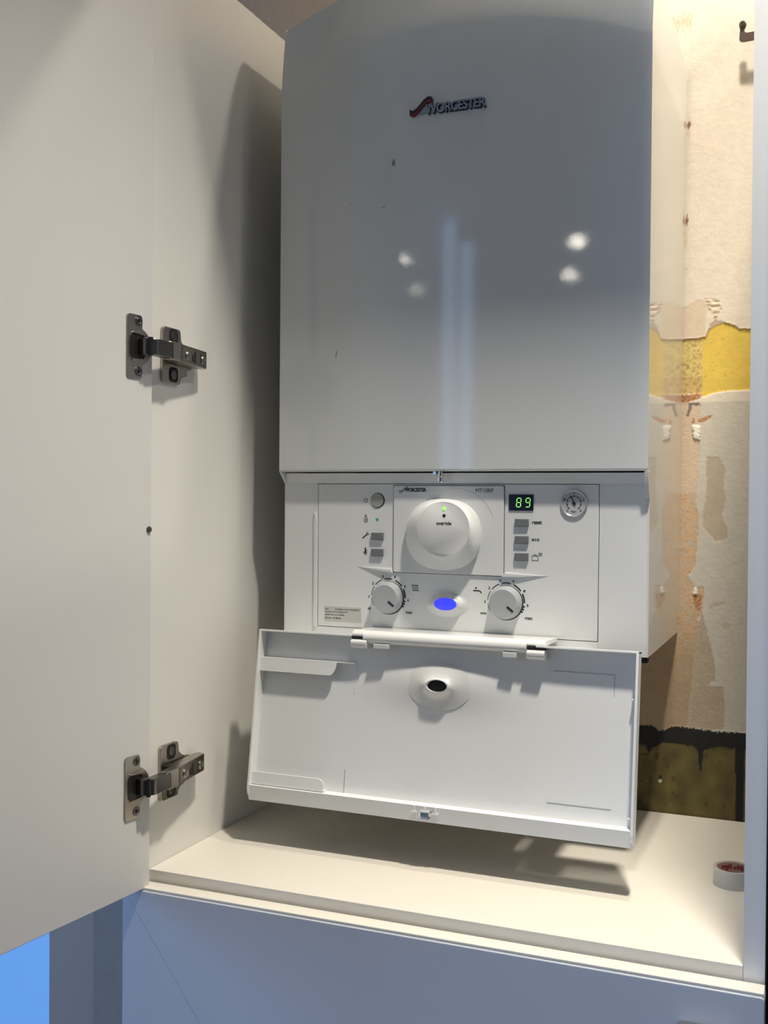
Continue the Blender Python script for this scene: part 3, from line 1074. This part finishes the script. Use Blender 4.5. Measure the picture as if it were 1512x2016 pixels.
# blue lamp on a small flared boss
bx, bz = 193.2, -138.2
mb = MB()
N = 64
rs = []
for f_, y, dzz in ((2.0, YP+.05, -1.5), (1.75, YP-.5, -1.2), (1.45, YP-2.2, -.6), (1.25, YP-4.6, -.1), (1.12, YP-6.3, 0), (1.0, YP-7, 0)):
    rs.append([(bx+12.6*f_*cos(2*pi*i/N)*(1 if f_ < 1.3 else .96), y, bz+dzz+6.6*f_*sin(2*pi*i/N)) for i in range(N)])
mb.rings(rs, cap0=False, cap1=False)
bo = mb.build('lamp_boss', PLASTIC_GLOSS, B, 60)
mb = MB().rings([[(bx+12.6*f_*cos(2*pi*i/N), y, bz+6.6*f_*sin(2*pi*i/N)) for i in range(N)] for f_, y in ((1, YP-6.6), (.9, YP-7.1), (.02, YP-7.4))], cap0=False)
mb.build('blue_lamp', BLUE, bo, 50)
bo.data.transform(Matrix.Translation((0, 0, 0)))

# display
MB().box(258.8, 284.6, YP-.9, YP+1, -40.0, -23.4, .4).build('display', SCREEN, B)
mb = MB()
SEG = {'8': 'abcdefg', '9': 'abcdfg'}


def digit(ch, ox, oz, w_, h_, t_):
    sl = .8
    y0, y1 = YP-1.1, YP-.8
    p = {'a': ((0, h_), (w_, h_)), 'g': ((0, h_/2), (w_, h_/2)), 'd': ((0, 0), (w_, 0)), 'f': ((0, h_/2), (0, h_)), 'b': ((w_, h_/2), (w_, h_)),
         'e': ((0, 0), (0, h_/2)), 'c': ((w_, 0), (w_, h_/2))}
    for s_ in SEG[ch]:
        (ax, az), (bx_, bz_) = p[s_]
        A = Vector((ax, az))
        Bv = Vector((bx_, bz_))
        d = (Bv-A).normalized()*.55
        A, Bv = A+d, Bv-d
        mb.seg((ox+A.x+sl*A.y/h_, oz+A.y), (ox+Bv.x+sl*Bv.y/h_, oz+Bv.y), t_, y0, y1)


digit('8', 266.8, -36.2, 4.4, 9.0, .75)
digit('9', 276.3, -36.2, 4.4, 9.0, .75)
mb.build('display_digits', mat('display_green', (.1, .8, .1), .4, emit=(.35, .95, .18), es=1.15), B)

# pressure gauge
gx, gz = 326.0, -32.0
MB().lathe(gx, gz, [(13.6, YP+.2), (13.6, YP-1.4), (12.9, YP-2.0), (12.1, YP-1.4), (12.1, YP-.2)], 56, cap0=False, cap1=False).build('gauge_bezel', mat('gauge_bezel_grey', (.40, .40, .40), .25, metal=.4), B, 35)
gf = MB().lathe(gx, gz, [(12.2, YP-.3), (12.2, YP-.5), (.5, YP-.5)], 48).build('gauge_face', mat('gauge_white', (.50, .52, .54), .4), B)
mb = MB()
G0, G1 = YP-.65, YP-.4
mb.arc(gx, gz, 7.2, .55, -45, 225, G0, G1, 30)
for k in range(9):
    a = 225-270*k/8
    mb.arc(gx, gz, 7.0, 1.7, a-4, a+4, G0, G1, 3)
for tx, a, r in (('0', 228, 9.9), ('1', 158, 10), ('2', 90, 10.2), ('3', 22, 10), ('4', -48, 9.9)):
    x, z = gx+r*cos(radians(a)), gz+r*sin(radians(a))
    mb.text(tx, x-.8, x+.8, z-1.1, z+1.1, G0, G1)
mb.text('bar', gx-2.3, gx+2.3, gz-9.2, gz-7, G0, G1)
mb.build('gauge_print', mat('gauge_ink', (.03, .04, .07), .5), gf)
mb = MB().seg((gx+1.2, gz-2.6), (gx-3.2, gz+7.6), 1.0, YP-1.0, YP-.75).lathe(gx, gz, [(1.6, YP-.6), (1.6, YP-1.2)], 16)
mb.build('gauge_needle', INK, gf)

# rating sticker
st = MB().prism([(50.8, -163.6), (94.8, -163.6), (94.8, -147.2), (50.8, -147.2)], I0, I1).build('rating_sticker', PAPER, B)
mb = MB()
J0, J1 = I0-.1, I0+.05
mb.text('GTN', 52.0, 56.0, -150.9, -149.2, J0, J1).text('8738-906-4 0716-7738-900262', 64, 93, -150.9, -149.2, J0, J1)
mb.text('Greenstar 36 Si Compact ErP', 52, 79, -154.0, -152.2, J0, J1, bold=.01).text('S200 44 (.) 22 8050', 52, 75, -157.2, -155.4, J0, J1, bold=.01)
mb.text('SO-No.: 47-406-66', 52, 71, -160.6, -158.8, J0, J1, bold=.01)
mb.build('sticker_print', INK, st)

# ------------------------------------------------------------ drop-down flap
# local frame: u across (0..400), v down the flap from its hinge (0..176), n out towards the room
fa = radians(8.5)
FO = Vector((0, -29, -171))


def FM():
    # v axis: downwards and slightly out; n axis: towards the room
    v = Vector((0, -sin(fa), -cos(fa)))
    nn = Vector((0, -cos(fa), sin(fa)))
    return Matrix(((1, v.x, nn.x, FO.x), (0, v.y, nn.y, FO.y), (0, v.z, nn.z, FO.z), (0, 0, 0, 1)))


M = FM()
fp = thing('x', (0, 0, 0), 'x', 'x')
bpy.data.objects.remove(fp)
HU, HV = 203, 46      # centre of the lamp aperture


def hmap(u, v):
    e = 7*math.exp(-((u-HU)/62)**2-((v-HV+4)/24)**2)
    return e


mb = MB()
rows = []
us = [2.0+396*i/160 for i in range(161)]
vs = [2+161*j/90 for j in range(91)]
t = bmesh.new()
V = [[t.verts.new((u, v, hmap(u, v))) for u in us] for v in vs]
for j in range(90):
    for i in range(160):
        uc, vc = (us[i]+us[i+1])/2, (vs[j]+vs[j+1])/2
        if ((uc-HU)/10.5)**2+((vc-HV)/6.2)**2 < 1:
            continue
        t.faces.new((V[j][i], V[j][i+1], V[j+1][i+1], V[j+1][i]))
mb.add(t, M)
flap = mb.build('drop_flap', PLASTIC, B, 60)
mb = MB()
# outer skin, side walls, top rim, stepped bottom lip
mb.box(2, 398, 0, 163, -2.6, -1.0, .3, M=M)
mb.prism(roundpoly([(0, -2.5), (178, -2.5), (178, 7), (170, 14.5), (0, 14)], [1, 2, 3, 4, 2]), 0, 2.4, 'x', .3,
         M=M @ Matrix(((1, 0, 0, 0), (0, 1, 0, 0), (0, 0, 1, 0), (0, 0, 0, 1))))
mb.prism(roundpoly([(0, -2.5), (178, -2.5), (178, 7), (170, 14.5), (0, 14)], [1, 2, 3, 4, 2]), 397.6, 400, 'x', .3, M=M)
mb.box(0, 108, 0, 2.2, -1, 14, .4, M=M)
mb.box(302, 400, 0, 2.2, -1, 14, .4, M=M)
mb.box(108, 302, 0, 2.2, -1, 8, .4, M=M)
# bottom: lit step then sloping face
mb.prism([(161.5, -1), (163.0, 14.0), (178.5, 10.2), (178.2, 8.6), (165, 11), (163.5, -1)], 1, 399, 'x', .3, M=M)
mb.prism([(163, -2.6), (178, -2.6), (178.4, 9.8), (176.8, 9.8), (176, 0), (163, -1)], 1, 399, 'x', .2, M=M)
mb.build('flap_rim', PLASTIC, flap, 30)
# aperture boss
N = 56
rs = []
for f_, h_, dv in ((3.0, 0.2, 0), (2.2, .9, 0), (1.7, 2.2, 0), (1.35, 4.2, 0), (1.15, 6.0, 0), (1.05, 6.8, 0), (.95, 6.7, 0), (.90, 5.6, 0), (.88, -2, 0), (.88, -6, 0)):
    rs.append([(HU+11.5*f_*cos(2*pi*i/N), HV+6.4*f_*sin(2*pi*i/N)*(1 if f_ < 1.5 else 1.25), hmap(HU+11.5*f_*cos(2*pi*i/N), HV+6.4*f_*sin(2*pi*i/N))+h_-.4) for i in range(N)])
MB().rings(rs, cap0=False, cap1=False, M=M).build('aperture_boss', PLASTIC_GLOSS, flap, 60)
MB().rings([[(HU+10.3*cos(2*pi*i/N), HV+5.8*sin(2*pi*i/N), h_) for i in range(N)] for h_ in (9.0, 8.7)], M=M).build('aperture', GAP, flap)
# document clips at the left: a web from the base carrying a front plate
mb = MB()
mb.prism(roundpoly([(2, 29), (91, 29), (91, 36), (87, 44), (2, 44)], [0, 1, 4, 5, 0]), 8.5, 10, 'z', .3, M=M)
mb.box(2, 91, 29, 30.4, -.5, 9, .2, M=M)
mb.box(90, 111, 29, 30.2, -.5, 8, .2, M=M)
mb.box(110, 111, 29, 60, -.5, 1.0, .1, M=M)
mb.build('document_clip', PLASTIC, flap, 30)
mb = MB()
mb.prism(roundpoly([(2, 149), (82, 149), (86, 153), (86, 162), (2, 162)], [0, 4, 4, 0, 0]), 8.5, 10, 'z', .3, M=M)
mb.box(2, 86, 160.6, 162, -.5, 9, .2, M=M)
mb.build('document_clip', PLASTIC, flap, 30)
mb = MB()
GRV = mat('groove_grey', (.36, .36, .36), .6)
MB().box(104.6, 105.2, 138, 163, 0, .35, M=M).build('moulding_line', GRV, flap)
MB().box(316, 377, 147.2, 147.8, 0, .3, M=M).build('moulding_line', GRV, flap)
mb.box(318, 376, 23.0, 23.5, 0, .3, M=M).box(376, 376.4, 23, 44, 0, .25, M=M)
mb.build('moulding_line', GRV, flap)
for v in (44, 152):
    MB().box(394, 398, v, v+1.6, 0, 9, .3, M=M).build('side_lug', PLASTIC, flap)
# latch clip on the lower edge
mb = MB()
for u in (188, 210):
    mb.box(u-.6, u+.6, 163, 169, 11.5, 15.5, .2, M=M).box(u-3.2, u+3.2, 168.5, 170, 10, 15.5, .2, M=M)
mb.box(198.4, 199.8, 163, 167.5, 11.5, 16, .2, M=M).box(193.6, 205, 167.2, 168.8, 10, 16, .2, M=M)
mb.box(193.6, 195, 167.2, 173, 9, 16, .2, M=M).box(203.6, 205, 167.2, 172, 9, 16, .2, M=M)
mb.build('latch_clip', PLASTIC_GLOSS, flap)
MB().box(195.2, 203.4, 169, 175, 10, 14.5, .5, M=M).build('latch_pad', mat('latch_blue_grey', (.20, .25, .36), .5), flap)
# hinge bar
hb = MB()
hb.prism(roundpoly([(10.5, -167), (-38, -164.5), (-44, -168), (-45, -174), (-40, -178), (10.5, -178)], [0, 5, 4, 3, 3, 0]), 121, 293, 'x', .5)
hb.prism(roundpoly([(10.5, -167), (-38, -164.5), (-42, -168), (-42, -171), (10.5, -171)], [0, 5, 2, 1, 0]), 108, 121, 'x', .5)
hb.prism(roundpoly([(10.5, -167), (-38, -164.5), (-42, -168), (-42, -170.3), (10.5, -170.3)], [0, 5, 2, 1, 0]), 293, 311, 'x', .5)
hb.box(133.5, 150.2, -46, -38, -181.5, -177, .4).box(270, 283.5, -46, -38, -182, -177, .4)
hb.build('hinge_bar', PLASTIC_GLOSS, B, 30)
for x0 in (108, 293.5):
    MB().prism(roundpoly([(-30, -174.5), (-44, -173.5), (-46, -176), (-46, -180), (-43, -183), (-30, -183)], [0, 2, 1, 2, 2, 0]), x0, x0+17.5, 'x', .5).build('hinge_knuckle', PLASTIC_GLOSS, B, 30)
    for x1 in (x0+.5, x0+9):
        MB().box(x1, x1+7.2, -43.5, -32, -173.6, -170.8).build('hinge_slot', GAP, B)
